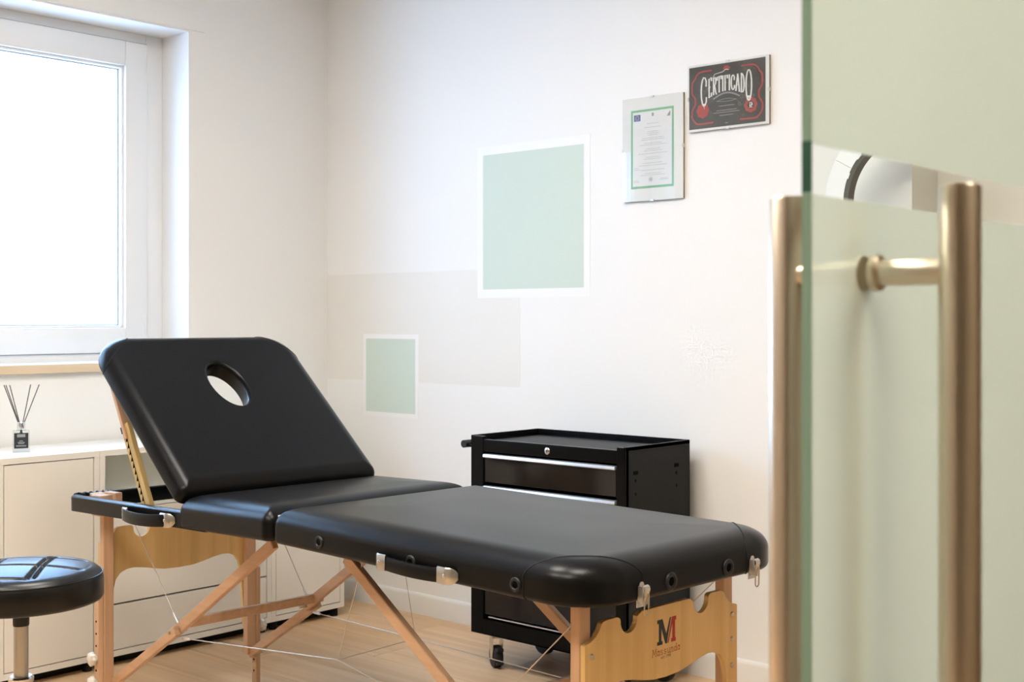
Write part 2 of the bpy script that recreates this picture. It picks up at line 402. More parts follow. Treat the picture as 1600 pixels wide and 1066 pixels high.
def pad(fn, x0, x1, y0, y1, z0, T, rc, xw, zr, rb=0.012, crown=0.006, hole=None):
    """upholstered pad: outline with corner radii rc; top rounding xw wide and zr high; small bottom rounding"""
    b = MB(fn); prof = []
    for i in range(4):
        a = R(90*i/3); prof.append((rb*(1-math.sin(a)), rb*(1-math.cos(a))))
    prof[0] = (rb, 0.0)
    top = T - crown
    for i in range(0, 11):
        a = R(90*i/10); prof.append((xw*(1-math.cos(a)), top - zr + zr*math.sin(a)))
    rs = []
    for ins, h in prof:
        rs.append([(x, yy, z0+h) for x, yy in rrect(x0+ins, x1-ins, y0+ins, y1-ins, [max(q-ins, 0.006) for q in rc], 8)])
    vr = b.rings(rs, cap=(True, False))
    if not hole:
        last = vr[-1]
        m = min(x1-x0, y1-y0)/2
        rs2 = []
        for f, hh in ((0.35, 0.55), (0.7, 0.9)):
            ins = xw + (m-xw)*f
            rs2.append([(x, yy, z0+top+crown*hh) for x, yy in rrect(x0+ins, x1-ins, y0+ins, y1-ins, [max(q-ins, 0.006) for q in rc], 8)])
        prev = last
        for r in rs2:
            cur = b.vs(r); n = len(cur)
            for i in range(n): b.face([prev[i], prev[(i+1) % n], cur[(i+1) % n], cur[i]])
            prev = cur
        b.face(prev)
    else:
        hx, hy, ra, rb_ = hole; n = 40
        def ell(k, h): return [(hx + (ra+k)*math.cos(2*math.pi*i/n), hy + (rb_+k)*math.sin(2*math.pi*i/n), z0+h) for i in range(n)]
        hp = [(0.012, top), (0.006, top-0.002), (0.0015, top-0.008), (0.0, top-0.016), (0.0, 0.006), (0.003, 0.0)]
        hv = b.rings([ell(k, h) for k, h in hp], cap=(False, False))
        # top with the hole
        es = [e for e in b.bm.edges if e.is_boundary]
        lastset = set(vr[-1]) | set(hv[0])
        es = [e for e in es if e.verts[0] in lastset and e.verts[1] in lastset]
        bmesh.ops.triangle_fill(b.bm, use_beauty=True, use_dissolve=False, edges=es)
        # bottom: replace plain cap by one with the hole
        cap = [f for f in b.bm.faces if len(f.verts) == len(vr[0]) and set(f.verts) == set(vr[0])]
        bmesh.ops.delete(b.bm, geom=cap, context='FACES_ONLY')
        bset = set(vr[0]) | set(hv[-1])
        es = [e for e in b.bm.edges if e.is_boundary and e.verts[0] in bset and e.verts[1] in bset]
        bmesh.ops.triangle_fill(b.bm, use_beauty=True, use_dissolve=False, edges=es)
    return b

def seam_line(ob, point, normal, parent, r=0.0017):
    """stitched seam: the section of the pad's surface by a plane, as a thin cord"""
    bm = bmesh.new(); bm.from_mesh(ob.data)
    res = bmesh.ops.bisect_plane(bm, geom=bm.verts[:]+bm.edges[:]+bm.faces[:], plane_co=Vector(point), plane_no=Vector(normal), clear_inner=False, clear_outer=False)
    ed = [e for e in res['geom_cut'] if isinstance(e, bmesh.types.BMEdge)]
    adj = {}
    for e in ed:
        a, c = e.verts; adj.setdefault(a, []).append(c); adj.setdefault(c, []).append(a)
    if not adj: bm.free(); return
    start = next((v for v in adj if len(adj[v]) == 1), next(iter(adj)))
    path = [start]; seen = {start}
    while True:
        nx = [v for v in adj[path[-1]] if v not in seen]
        if not nx: break
        path.append(nx[0]); seen.add(nx[0])
    zmin = min(v.co.z for v in path)
    pts = [v.co.copy() for v in path]
    closed = path[0] in adj[path[-1]] and len(path) > 2
    bm.free()
    if len(pts) > 2:
        q = MB(); q.tube(pts, r, 6, closed=closed); q.build('seam', M['seam'], parent, smooth=60)

RC = 0.12
foot = pad(FRN, 0.0, LF, 0.0, WID, 0.0, 0.097, [0.03, RC, RC, 0.03], 0.075, 0.046).build('leg_cushion', M['leather'], TB, smooth=50, wn=True)
foot['label'] = 'long flat cushion for the legs'
seat = pad(BCK, -0.442, -0.008, 0.0, WID, 0.0, 0.097, [0.03]*4, 0.075, 0.046).build('seat_cushion', M['leather'], TB, smooth=50, wn=True)
seat['label'] = 'short flat seat cushion below the backrest'
# backrest
BA = R(41.6)
def BR(p):       # p = (along, across, normal)
    ox, oz = -0.449, 0.058
    return BCK((ox - p[0]*math.cos(BA) + p[2]*math.sin(BA), p[1], oz + p[0]*math.sin(BA) + p[2]*math.cos(BA)))
back = pad(BR, 0.0, 0.672, 0.004, WID-0.004, 0.0, 0.062, [0.03, 0.115, 0.115, 0.03], 0.050, 0.046, 0.010, 0.003, hole=(0.425, 0.362, 0.096, 0.058))
back = back.build('backrest', M['leather'], TB, smooth=50, wn=True)
back['label'] = 'raised black backrest with an oval face hole'
# seams at the corners
def diagcut(ob, fn, cx, cy, dx, dy, dist, lean, zc):
    """plane crossing a corner at a distance from it, leaning inwards towards the top"""
    n = Vector((dx, dy, 0)).normalized()
    p = Vector((cx, cy, zc)) - n*dist
    nn = (n + Vector((0, 0, 1))*lean).normalized()
    P0 = fn(p); N = (fn(p+nn) - P0).normalized()
    seam_line(ob, P0, N, ob)
diagcut(foot, FRN, LF, 0.0, 1, -1, 0.122, 0.0, 0.05)
diagcut(foot, FRN, LF, WID, 1, 1, 0.122, 0.0, 0.05)
diagcut(back, BR, 0.672, 0.004, 1, -1, 0.092, 0.0, 0.03)
diagcut(back, BR, 0.672, WID-0.004, 1, 1, 0.092, 0.0, 0.03)
def slit(fn, x, y, dx, dy, parent):
    q = MB(fn); q.tube([(x, y, z) for z in (0.012, 0.045)], 0.0012, 6)
# hinge tab between the two halves
b = MB(); b.box((-0.010, 0.030, Z0+0.006), (0.002, 0.70, Z0+0.066), 0.002); b.build('hinge_strip', M['knob'], TB)

# frame rails under the backrest
b = MB(BCK)
out = rrect(-LB, -0.30, 0.003, WID-0.003, [0.055, 0.01, 0.01, 0.055], 8)
inn = rrect(-LB+0.030, -0.33, 0.033, WID-0.033, [0.03, 0.005, 0.005, 0.03], 8)
def ring_solid(b, out, inn, z0, z1, e=0.005):
    o = [[(x, yy, z) for x, yy in out] for z in (z0, z1-e)]
    cx = sum(p[0] for p in out)/len(out); cy = sum(p[1] for p in out)/len(out)
    mid = [(x+(e if x < cx else -e), yy+(e if yy < cy else -e), z1) for x, yy in out]
    mid2 = [(x-(e if x < cx else -e), yy-(e if yy < cy else -e), z1) for x, yy in inn]
    i = [[(x, yy, z) for x, yy in inn] for z in (z1-e, z0)]
    b.rings(o + [mid, mid2] + i, loop=True)
ring_solid(b, out, inn, 0.0, 0.047)
rail = b.build('rail_frame', M['leather'], TB, smooth=45)
rail['label'] = 'open vinyl wrapped rail frame behind the backrest'
# vinyl pleats folded over the head corner
b = MB(BCK)
for i in range(6):
    a = 0.012 + 0.022*i
    b.tube([(-LB+0.004+0.004*i, 0.02+a, 0.046), (-LB+0.022, 0.028+a*0.92, 0.0495), (-LB+0.034+0.003*i, 0.045+a*0.7, 0.047)], [0.002, 0.0035, 0.0015], 8)
b.build('vinyl_pleat', M['leather'], rail, smooth=60)
# beech corner blocks where the legs fold
b = MB(BCK); b.box((-1.012, 0.045, -0.015), (-0.952, 0.085, 0.049), 0.003); b.box((-1.052, 0.06, 0.01), (-1.012, 0.10, 0.050), 0.003); b.box((-1.035, 0.10, 0.0), (-0.962, 0.124, 0.052), 0.003)
b.build('corner_block', M['beech'], TB)
b = MB(BCK); b.box((-1.012, WID-0.085, -0.015), (-0.952, WID-0.045, 0.040), 0.003)
b.build('corner_block', M['beech'], TB)

# legs: upper board, sliding lower board with holes and two knobs
def leg(x, yy, sgn, fn, zk):
    """sgn -1: near side; the sliding board sits on the outside"""
    base = fn((x, yy, 0)); zt = base.z - 0.001
    b = MB(); up0 = 0.115; ltop = 0.405
    b.box((x-0.013, yy-0.017, up0), (x+0.013, yy+0.017, zt), 0.003)
    L = b.build('leg', M['beech'], TB)
    y2 = yy + sgn*0.0265
    q = MB(); q.box((x-0.013, y2-0.009, 0.0), (x+0.013, y2+0.009, ltop), 0.0025)
    q.build('sliding_leg', M['beech'], L)
    zz = 0.317
    ye = y2 + sgn*0.0091 if sgn < 0 else y2 - 0.0091
    while zz > 0.02:
        h = MB(); h.lathe((x, ye-0.0004, zz), [(0.0036, 0), (0.0036, 0.0009)], 10, 'Y'); zz -= 0.0376
        h.build('peg_hole', M['void'], L)
    for zq in zk:
        kb = MB(); pr = []
        n = 40
        for r, hh in ((0.009, 0.0), (0.010, 0.006), (0.019, 0.008), (0.021, 0.013), (0.0205, 0.019), (0.016, 0.023)):
            pr.append([(x + (r + (0.0018 if r > 0.015 else 0)*math.cos(8*2*math.pi*i/n))*math.cos(2*math.pi*i/n), y2 + sgn*(0.009+hh), zq + (r + (0.0018 if r > 0.015 else 0)*math.cos(8*2*math.pi*i/n))*math.sin(2*math.pi*i/n)) for i in range(n)])
        kb.rings(pr); kb.build('knob', M['knob'], L, smooth=50)
    return L
XH, XF = -0.985, 0.947
leg(XH, 0.083, -1, BCK, (0.204, 0.129))
leg(XH, 0.605, 1, BCK, (0.204, 0.129))
leg(XF, 0.098, -1, FRN, (0.204, 0.129))
leg(XF, 0.603, 1, FRN, (0.204, 0.129))

# shaped end panels
def end_panel(x0, x1, zt, y0, y1, name_label):
    w = y1-y0; P = []
    def arc(cx, cz, r, a0, a1, n=8): return [(cx + r*math.cos(R(a0+(a1-a0)*i/n)), cz + r*math.sin(R(a0+(a1-a0)*i/n))) for i in range(n+1)]
    # top edge, left half (u from 0 .. w/2), z relative to zt (shoulder = -0.035)
    left = [(0.0, -0.036), (0.004, -0.033), (0.018, -0.030), (0.034, -0.022), (0.046, -0.010), (0.053, 0.002), (0.060, 0.006), (0.072, 0.007), (0.104, 0.007), (0.111, 0.003)]
    left += arc(0.141, -0.004, 0.028, 175, 365, 12)
    left += [(0.176, 0.003), (0.184, 0.007)]
    top = left + [(w-u, v) for u, v in left[::-1]]
    # right outer edge down, then the arch underneath
    ur = [(0.012, -0.415), (0.020, -0.400), (0.030, -0.375), (0.033, -0.33), (0.037, -0.25), (0.043, -0.19), (0.052, -0.158), (0.068, -0.138), (0.090, -0.129), (0.115, -0.127), (0.150, -0.132), (0.19, -0.141), (0.225, -0.147), (w/2, -0.149)]
    under = [(0.0, -0.425)] + ur
    P = top + [(w-u, v) for u, v in under[:-1]] + under[::-1]
    b = MB(); b.prism(P, lambda u, v, t: (t, y0+u, zt+v), x0, x1)
    o = b.build('end_panel', M['ply'], TB); o['label'] = name_label; return o
zt_f = FRN((0.96, 0, -0.056)).z; zt_h = BCK((-1.0, 0, -0.066)).z
epf = end_panel(0.9605, 0.9725, zt_f, 0.083, 0.620, 'yellow plywood end panel with red and black printed logo')
eph = end_panel(-1.010, -0.9985, zt_h, 0.068, 0.622, 'plain yellow plywood panel at the head end')
b = MB()
for yy, zz in ((0.104, -0.060), (0.600, -0.055), (0.600, -0.111), (0.600, -0.172), (0.104, -0.118), (0.104, -0.178)):
    b = MB(); b.lathe((0.9725, yy, zt_f+zz), [(0.0065, 0.0), (0.0062, 0.0016), (0.0045, 0.0036), (0.002, 0.0044)], 14, 'X'); b.build('bolt', M['bolt'], epf, smooth=50)

# printed logo: slab serif M split by a slash, the name below it
PX = 0.9728
def onpanel(u, v): return (PX + stagger(), u, zt_f+v)
LGY, LGZ, LS = 0.3196, -0.0768, 0.0548      # origin, scale
def lp(P, ox=0.0): return [(LGY + ox + u*0.0672, LGZ + v*LS) for u, v in P]
mk = MB()
mk.flat(lp([(0,1),(.28,1),(.47,.40),(.66,1),(.73,1),(.50,0),(.42,0),(.22,.62),(.22,.14),(.28,.14),(.28,0),(0,0),(0,.14),(.08,.14),(.08,.85),(0,.85)]), onpanel)
mk.bm.normal_update(); bmesh.ops.triangulate(mk.bm, faces=mk.bm.faces[:])
mk.build('logo_mark', M['ink_dark'], epf)
mk = MB()
mk.flat(lp([(.77,1),(1,1),(1,.84),(.94,.84),(.94,.15),(.98,.15),(.98,0),(.73,0),(.73,.15),(.79,.15),(.79,.72),(.585,0),(.535,0)]), onpanel)
mk.bm.normal_update(); bmesh.ops.triangulate(mk.bm, faces=mk.bm.faces[:])
mk.build('logo_mark', M['ink_red'], epf)

# stroke alphabet (unit box, x-height .66)
def arcp(cx, cy, rx, ry, a0, a1, n=10): return [(cx+rx*math.cos(R(a0+(a1-a0)*i/n)), cy+ry*math.sin(R(a0+(a1-a0)*i/n))) for i in range(n+1)]
G = {
 'M': [[(0.08,0),(0.16,1)],[(0.16,1),(0.5,0.25)],[(0.5,0.25),(0.86,1)],[(0.86,1),(0.92,0)],[(0,0),(0.18,0)],[(0.82,0),(1.02,0)],[(0.04,1),(0.2,1)],[(0.82,1),(0.98,1)]],
 'a': [arcp(0.42,0.3,0.34,0.3,20,340),[(0.8,0.64),(0.8,0.0)],arcp(0.45,0.42,0.35,0.22,0,140),[(0.8,0.0),(0.95,0.0)]],
 's': [arcp(0.45,0.48,0.30,0.16,20,270)+arcp(0.45,0.16,0.32,0.16,90,-160)],
 'u': [[(0.14,0.64),(0.14,0.25)]+arcp(0.45,0.25,0.31,0.24,180,350),[(0.8,0.64),(0.8,0.0)],[(0.02,0.64),(0.16,0.64)],[(0.68,0.64),(0.82,0.64)],[(0.8,0),(0.95,0)]],
 'n': [[(0.16,0.64),(0.16,0.0)],arcp(0.48,0.38,0.32,0.26,170,0)+[(0.8,0.0)],[(0.04,0),(0.3,0)],[(0.68,0),(0.94,0)],[(0.04,0.64),(0.18,0.64)]],
 'd': [arcp(0.42,0.31,0.34,0.31,20,340),[(0.8,1.0),(0.8,0.0)],[(0.64,1.0),(0.82,1.0)],[(0.8,0),(0.95,0)]],
 'e': [[(0.14,0.34),(0.76,0.34)]+arcp(0.45,0.32,0.31,0.31,10,310)],
 't': [[(0.4,0.88),(0.4,0.12)]+arcp(0.55,0.12,0.15,0.12,180,300),[(0.12,0.62),(0.7,0.62)]],
 '1': [[(0.45,0),(0.45,1)],[(0.45,1),(0.25,0.82)],[(0.25,0),(0.68,0)]],
 '9': [arcp(0.45,0.68,0.3,0.3,0,360),[(0.75,0.68),(0.55,0.0)]],
 '4': [[(0.62,0),(0.62,1)],[(0.62,1),(0.1,0.3)],[(0.1,0.3),(0.85,0.3)]],
 'C': [arcp(0.52,0.5,0.42,0.48,45,315),[(0.82,0.84),(0.80,0.68)],[(0.82,0.16),(0.84,0.30)]],
 'E': [[(0.25,0),(0.25,1)],[(0.1,0),(0.8,0)],[(0.1,1),(0.8,1)],[(0.25,0.52),(0.62,0.52)],[(0.8,0),(0.84,0.16)],[(0.8,1),(0.84,0.84)]],
 'R': [[(0.25,0),(0.25,1)],[(0.1,0),(0.42,0)],[(0.1,1),(0.25,1)]+arcp(0.45,0.76,0.32,0.24,90,-90)+[(0.25,0.52)],[(0.5,0.5),(0.72,0.1),(0.95,-0.06)]],
 'T': [[(0.5,0),(0.5,1)],[(0.02,1),(0.98,1)],[(0.02,1),(0.0,0.82)],[(0.98,1),(1.0,0.82)],[(0.32,0),(0.7,0)]],
 'I': [[(0.5,0),(0.5,1)],[(0.25,0),(0.75,0)],[(0.25,1),(0.75,1)]],
 'F': [[(0.25,0),(0.25,1)],[(0.1,0),(0.45,0)],[(0.1,1),(0.85,1)],[(0.25,0.52),(0.62,0.52)],[(0.85,1),(0.88,0.82)]],
 'A': [[(0.08,0),(0.48,1)],[(0.5,1),(0.88,0)],[(0.24,0.36),(0.74,0.36)],[(-0.04,0),(0.24,0)],[(0.7,0),(1.02,0)]],
 'D': [[(0.25,0),(0.25,1)],[(0.1,1),(0.4,1)]+arcp(0.40,0.5,0.45,0.5,90,-90)+[(0.1,0)]],
 'O': [arcp(0.5,0.5,0.38,0.48,0,360,18)],
}
def strokes(mb, lines, put, w):
    for ln in lines:
        for (a, c) in zip(ln[:-1], ln[1:]):
            a2, c2 = Vector(put(*a)), Vector(put(*c)); d = c2-a2
            if d.length < 1e-7: continue
            n = Vector((-d.y, d.x)).normalized()*w/2; e = d.normalized()*w*0.35
            yield (a2-e-n, c2+e-n, c2+e+n, a2-e+n)
def write(mb, text, place, x, z, h, adv, w, slant=0.0, widths=None):
    for ch in text:
        cw = adv*(1.35 if ch == 'M' else 0.55 if ch == ' ' else 1.0)
        if ch in G:
            for q in strokes(mb, G[ch], lambda u, v: (x + u*cw*0.9 + v*h*slant, z + v*h), w):
                mb.flat([tuple(p) for p in q], place)
        x += cw
mk = MB(); write(mk, 'Massunda', onpanel, 0.3015, LGZ-0.0215, 0.0150, 0.01205, 0.0016, 0.08)
mk.build('lettering', M['ink_brown'], epf)
mk = MB(); write(mk, 'est 1994', onpanel, 0.3325, LGZ-0.0305, 0.0064, 0.0047, 0.0008)
mk.build('lettering', M['ink_dark'], epf)

# diagonal braces, stretchers, cables
YN, YF = 0.122, 0.588
def brace(yy, sx, fn, nm):
    up0 = fn((sx*0.155, yy, -0.030)); j = Vector((sx*0.632, yy, Z0-0.345)); low = Vector((sx*0.985, yy, Z0-0.572))
    jj = j + (j-up0).normalized()*0.02
    sg = 1 if yy < 0.35 else -1
    b = MB(); b.bar(up0, jj, 0.019, 0.030, bev=0.003); b.build('brace', M['beechx'], TB)
    k0 = j - (low-j).normalized()*0.03 + Vector((0, -sg*0.0, -0.012)); 
    b = MB(); b.bar(k0 + Vector((0, -sg*0.021, 0)), low + Vector((0, -sg*0.021, 0)), 0.019, 0.028, bev=0.003)
    lb = b.build('brace', M['beechx'], TB)
    b = MB(); b.lathe(j + Vector((0, -0.034, -0.004)), [(0.005, 0), (0.005, 0.06)], 10, 'Y'); b.build('pivot_bolt', M['bolt'], lb, smooth=40)
    return j
jn = brace(YN, -1, BCK, 'n'); jf = brace(YF, -1, BCK, 'f')
kn = brace(YN, 1, FRN, 'n'); kf = brace(YF, 1, FRN, 'f')
for a, c in ((jn, jf), (kn, kf)):
    q = MB(); s_ = 1 if a.x > 0 else -1
    dd = Vector((s_*-0.034, 0, 0.024))
    q.bar(a + dd + Vector((0, -0.01, 0)), c + dd + Vector((0, 0.03, 0)), 0.016, 0.028, bev=0.003)
    q.build('stretcher', M['beechx'], TB)
def cable(P, r=0.0017):
    q = MB(); q.tube(P, r, 8); return q.build('cable', M['cable'], TB, smooth=60)
def ferrule(p, q_, parent):
    p, q_ = Vector(p), Vector(q_); d = (q_-p).normalized()
    f = MB(); f.tube([p+d*0.006, p+d*0.012, p+d*0.036, p+d*0.042], [0.003, 0.0042, 0.0042, 0.003], 10); f.build('ferrule', M['ferrule'], parent, smooth=60)
mn = Vector((0.118, YN, Z0-0.294)); mf = Vector((-0.118, YF, Z0-0.365))
jn2, jf2 = jn + Vector((0.02, 0, -0.022)), jf + Vector((0.02, 0, -0.022))
kn2, kf2 = kn + Vector((-0.02, 0, -0.022)), kf + Vector((-0.02, 0, -0.022))
c1 = cable([jn2, mn]); ferrule(jn2, mn, c1); cable([mn, kn2])
c2 = cable([jf2, mf]); ferrule(jf2, mf, c2); cable([mf, kf2])
cable([mn, mf], 0.0011)
cable([mn, (0.2165, YN, Z0-0.03)], 0.0011); cable([mf, (-0.20, YF, Z0-0.03)], 0.0011)
for j, e in ((jn, (-0.903, YN, Z0-0.045)), (jf, (-0.86, YF, Z0-0.045)), (kn, (0.935, YN, Z0-0.045)), (kf, (0.935, YF, Z0-0.045))):
    c_ = cable([j + Vector((0, 0, 0.014)), e], 0.0014); ferrule(j + Vector((0, 0, 0.014)), e, c_)

# grommets in the side and the end
def grommet(fn, p, axis, sg, parent, r=0.0155):
    b = MB(fn); p = Vector(p)
    def P(rr, h):
        n = 24; out = []
        for i in range(n):
            a = 2*math.pi*i/n; c, s_ = rr*math.cos(a), rr*math.sin(a)
            out.append(p + (Vector((c, sg*h, s_)) if axis == 'Y' else Vector((sg*h, c, s_))))
        return out
    b.rings([P(r, -0.002), P(r, 0.002), P(r*0.9, 0.0042), P(r*0.62, 0.0042), P(r*0.5, 0.002), P(r*0.5, -0.002)], cap=(False, False))
    g = b.build('grommet', M['rubber'], parent, smooth=50)
    q = MB(fn); q.rings([P(r*0.5, 0.0008), P(r*0.5, 0.0016)]); q.build('grommet_hole', M['void'], g)
    return g
for x in (0.202, 0.535, 0.858): grommet(FRN, (x, 0.0, 0.029), 'Y', -1, foot, 0.0155)
for yy in (0.264, 0.470): grommet(FRN, (LF, yy, 0.027), 'X', 1, foot, 0.019)
# carry handles
def handle(fn, x0, x1, y0, z0, hgt, bow, name_label=None):
    b = MB(fn); n = 16; rs = []
    for i in range(n+1):
        t = i/n; x = x0 + (x1-x0)*t; o = 0.008 + bow*math.sin(math.pi*t)**0.6 * (1 if bow else 0)
        sag = -0.004*math.sin(math.pi*t)
        hh = hgt
        rs.append([(x, y0-o-0.004, z0+sag), (x, y0-o-0.006, z0+sag+0.004), (x, y0-o-0.006, z0+sag+hh-0.004), (x, y0-o-0.004, z0+sag+hh), (x, y0-o+0.001, z0+sag+hh), (x, y0-o+0.001, z0+sag)])
    b.rings(rs); h = b.build('handle', M['leather'], TB, smooth=50)
    h['label'] = name_label
    for e, sgn in ((x0, 1), (x1, -1)):
        q = MB(fn); W2 = 0.048; xe = e - sgn*0.016
        # folded metal keeper: rounded outer end, arching out over the strap
        pr = []
        m = 10
        for k_ in range(m+1):
            t = k_/m; x = xe + sgn*W2*t
            o = 0.0005 + 0.0165*math.sin(min(1, t*1.9)*math.pi/2)
            hw = (hgt/2+0.003)*(math.sin(min(1, (t+0.10)*2.6)*math.pi/2))
            zc = z0 + hgt/2
            pr.append([(x, y0-o, zc-hw), (x, y0-o-0.0025, zc-hw+0.003), (x, y0-o-0.0025, zc+hw-0.003), (x, y0-o, zc+hw), (x, y0-max(o-0.002, 0), zc+hw-0.001), (x, y0-max(o-0.002, 0), zc-hw+0.001)])
        q.rings(pr); q.build('handle_plate', M['nickel'], h, smooth=45)
        s2 = MB(fn); s2.lathe((xe+sgn*0.026, y0-0.0185, z0+hgt/2), [(0.0045, 0), (0.0045, -0.0014), (0.003, -0.0024)], 12, 'Y'); s2.build('screw', M['chrome'], h, smooth=40)
handle(FRN, 0.436, 0.672, 0.0, 0.004, 0.031, 0.007, 'black strap handle with metal ends under the leg cushion')
handle(BCK, -0.716, -0.470, 0.003, 0.002, 0.034, 0.024, 'black strap handle with metal ends on the rail frame')
# latches on the foot end
def latch(yy):
    x = LF + 0.0005
    b = MB(FRN)
    P = [(-0.014, -0.012), (0.014, -0.012), (0.014, 0.004), (0.009, 0.022), (0.008, 0.034), (0.004, 0.039), (-0.004, 0.039), (-0.008, 0.034), (-0.009, 0.022), (-0.014, 0.004)]
    b.prism(P, lambda u, v, t: (x+t, yy+u, 0.002+v), 0.0, 0.002)
    L = b.build('latch', M['chrome'], TB)
    q = MB(FRN)      # curved lever
    rs = []
    for v, o in ((0.036, 0.010), (0.033, 0.015), (0.026, 0.016), (0.016, 0.013), (0.006, 0.011), (-0.004, 0.010)):
        hw = 0.0085
        rs.append([(x+o, yy-hw, v), (x+o+0.0016, yy-hw, v), (x+o+0.0016, yy+hw, v), (x+o, yy+hw, v)])
    q.rings(rs); q.build('latch_lever', M['chrome'], L)
    q = MB(FRN); q.box((x+0.002, yy-0.006, -0.002), (x+0.010, yy+0.006, 0.010)); q.box((x+0.002, yy-0.0115, 0.003), (x+0.0135, yy-0.0095, 0.034)); q.build('latch_pivot', M['zinc'], L)
    q = MB(FRN); pts = [(x+0.016, yy-0.007, 0.012)] + [(x+0.015, yy-0.007*math.cos(R(a)), -0.019-0.007*math.sin(R(a))) for a in range(0, 181, 30)] + [(x+0.016, yy+0.007, 0.012)]
    pts = [(x+0.0155, yy+0.007*math.cos(R(a)), 0.014+0.007*math.sin(R(a))) for a in range(0, 181, 30)] + pts[1:-1][0:]
    q.tube(pts, 0.0015, 8, closed=True); q.build('latch_loop', M['bolt'], L, smooth=60)
latch(0.164); latch(0.561)
# ratchet struts holding the backrest
def strut(yy):
    a = BCK((-0.676, yy, 0.030)); c = BCK((-0.888, yy, 0.430))
    d = (c-a); mid = a + d*0.60
    b = MB(); b.bar(a + d*0.50, a + d*0.93, 0.013, 0.030, up=(0, 1, 0), bev=0.002); s_ = b.build('support_strut', M['beech'], TB)
    s_['label'] = 'notched wooden prop under the backrest'
    b = MB(); b.bar(a, mid, 0.042, 0.016, up=(0, 1, 0), bev=0.002); b.build('ratchet_bar', M['brass'], s_)
    side = d.normalized().cross(Vector((0, 1, 0))).normalized()
    if side.x > 0: side = -side
    q = MB()
    for i in range(11):
        p = a + d*(0.06 + 0.047*i); t = d.normalized()
        yv = Vector((0, -0.0086, 0))
        base = p + side*0.002
        q.flat([(base.x, base.z), ((base+t*0.017).x, (base+t*0.017).z), ((base+side*0.011+t*0.002).x, (base+side*0.011+t*0.002).z)], lambda u, v: (u, yy-0.0086, v))
    ln = a + side*0.0; le = a + d*0.585
    q.flat([((ln+side*0.0035).x, (ln+side*0.0035).z), ((le+side*0.0035).x, (le+side*0.0035).z), (le.x, le.z), (ln.x, ln.z)], lambda u, v: (u, yy-0.0085, v))
    q.build('ratchet_teeth', M['void'], s_)
    q = MB(); q.bar(mid - d*0.045 + side*0.010, mid + side*0.010, 0.023, 0.019, up=(0, 1, 0)); q.build('catch', M['rubber'], s_)
strut(0.052); strut(WID-0.052)

# ------------------------------------------------------------------ low cabinets along the window wall
CX = 0.372; CZ0, CZ1 = 0.036, 0.752
def cabinet(y0, y1, label, kind):
    yc = (y0+y1)/2; h = (y1-y0)/2 - 0.0005
    t = thing('cabinet', label, 'cabinet', (0, yc, 0), 0, 'low cream cabinets under the window')
    th = 0.020; xb = 0.022
    b = MB()
    b.box((xb, -h, CZ0), (CX, -h+th, CZ1-th), 0.0008); b.box((xb, h-th, CZ0), (CX, h, CZ1-th), 0.0008)
    b.box((xb, -h+th, CZ0), (CX, h-th, CZ0+th)); b.box((xb, -h+th, CZ0+th), (xb+0.01, h-th, CZ1-th))
    b.build('carcass', M['cream'], t)
    b = MB(); b.box((xb, -h, CZ1-th), (CX-0.001, h, CZ1), 0.0008); b.box((CX-0.001, -h, CZ1-th), (CX, h, CZ1)); b.build('top_board', [M['creamtop']], t)
    b = MB(); b.box((CX-0.001, -h, CZ1-th), (CX+0.0006, h, CZ1-0.0006)); b.build('top_edge', M['cream'], t)
    g = 0.003
    def front(nm, ya, yb, za, zb):
        q = MB(); q.box((CX-0.020, ya+g, za+g), (CX-0.0015, yb-g, zb-g), 0.0008); q.build(nm, M['cream'], t)
        q = MB(); q.box((CX-0.024, ya, za), (CX-0.021, yb, zb)); q.build('shadow_gap', M['gap'], t)
    if kind == 'door': front('door', -h+th, h-th, CZ0+th, CZ1-th)
    if kind == 'open':
        q = MB(); q.box((xb+0.01, -h+th, 0.545), (CX-0.002, h-th, 0.563)); q.build('shelf', M['creaminner'], t)
        q = MB(); q.box((CX-0.17, -h+th, 0.563), (CX-0.16, h-th, CZ1-th)); q.build('back_panel', M['creaminner'], t)
        front('drawer_front', -h+th, h-th, 0.216, 0.545); front('drawer_front', -h+th, h-th, CZ0+th, 0.216)
    q = MB(); q.box((xb+0.02, -h+0.002, 0.001), (CX-0.055, h-0.012, CZ0)); q.build('plinth', M['gap'], t)  # near-black block stands in for the shade under the cabinet
    for xx in (CX-0.030,):
        for yy in (-h+0.03, h-0.03):
            q = MB(); q.lathe((xx, yy, 0.0), [(0.016, 0), (0.016, CZ0)], 14); q.build('foot', M['gap'], t, smooth=40)
cabinet(-2.40, -1.680, 'cream cabinet at the far left edge, left of the reed diffuser', 'door')
cabinet(-1.680, -1.318, 'narrow cream door cabinet under the reed diffuser bottle', 'door')
cabinet(-1.318, -0.590, 'wide cream cabinet with an open upper compartment and two drawers', 'open')
cabinet(-0.590, -0.224, 'narrow cream door cabinet nearest to the wall corner', 'door')

# reed diffuser on the cabinets
RD = thing('reed_diffuser', 'clear glass reed diffuser with black label and dark reeds on the cabinet', 'diffuser', (0.21, -1.517, CZ1), R(-26.6))
b = MB(); b.prism(rrect(-0.027, 0.027, -0.018, 0.018, 0.004, 3), lambda u, v, t: (u, v, t), 0.0005, 0.074)
b.lathe((0, 0, 0.074), [(0.016, 0), (0.012, 0.006), (0.010, 0.010)], 16)
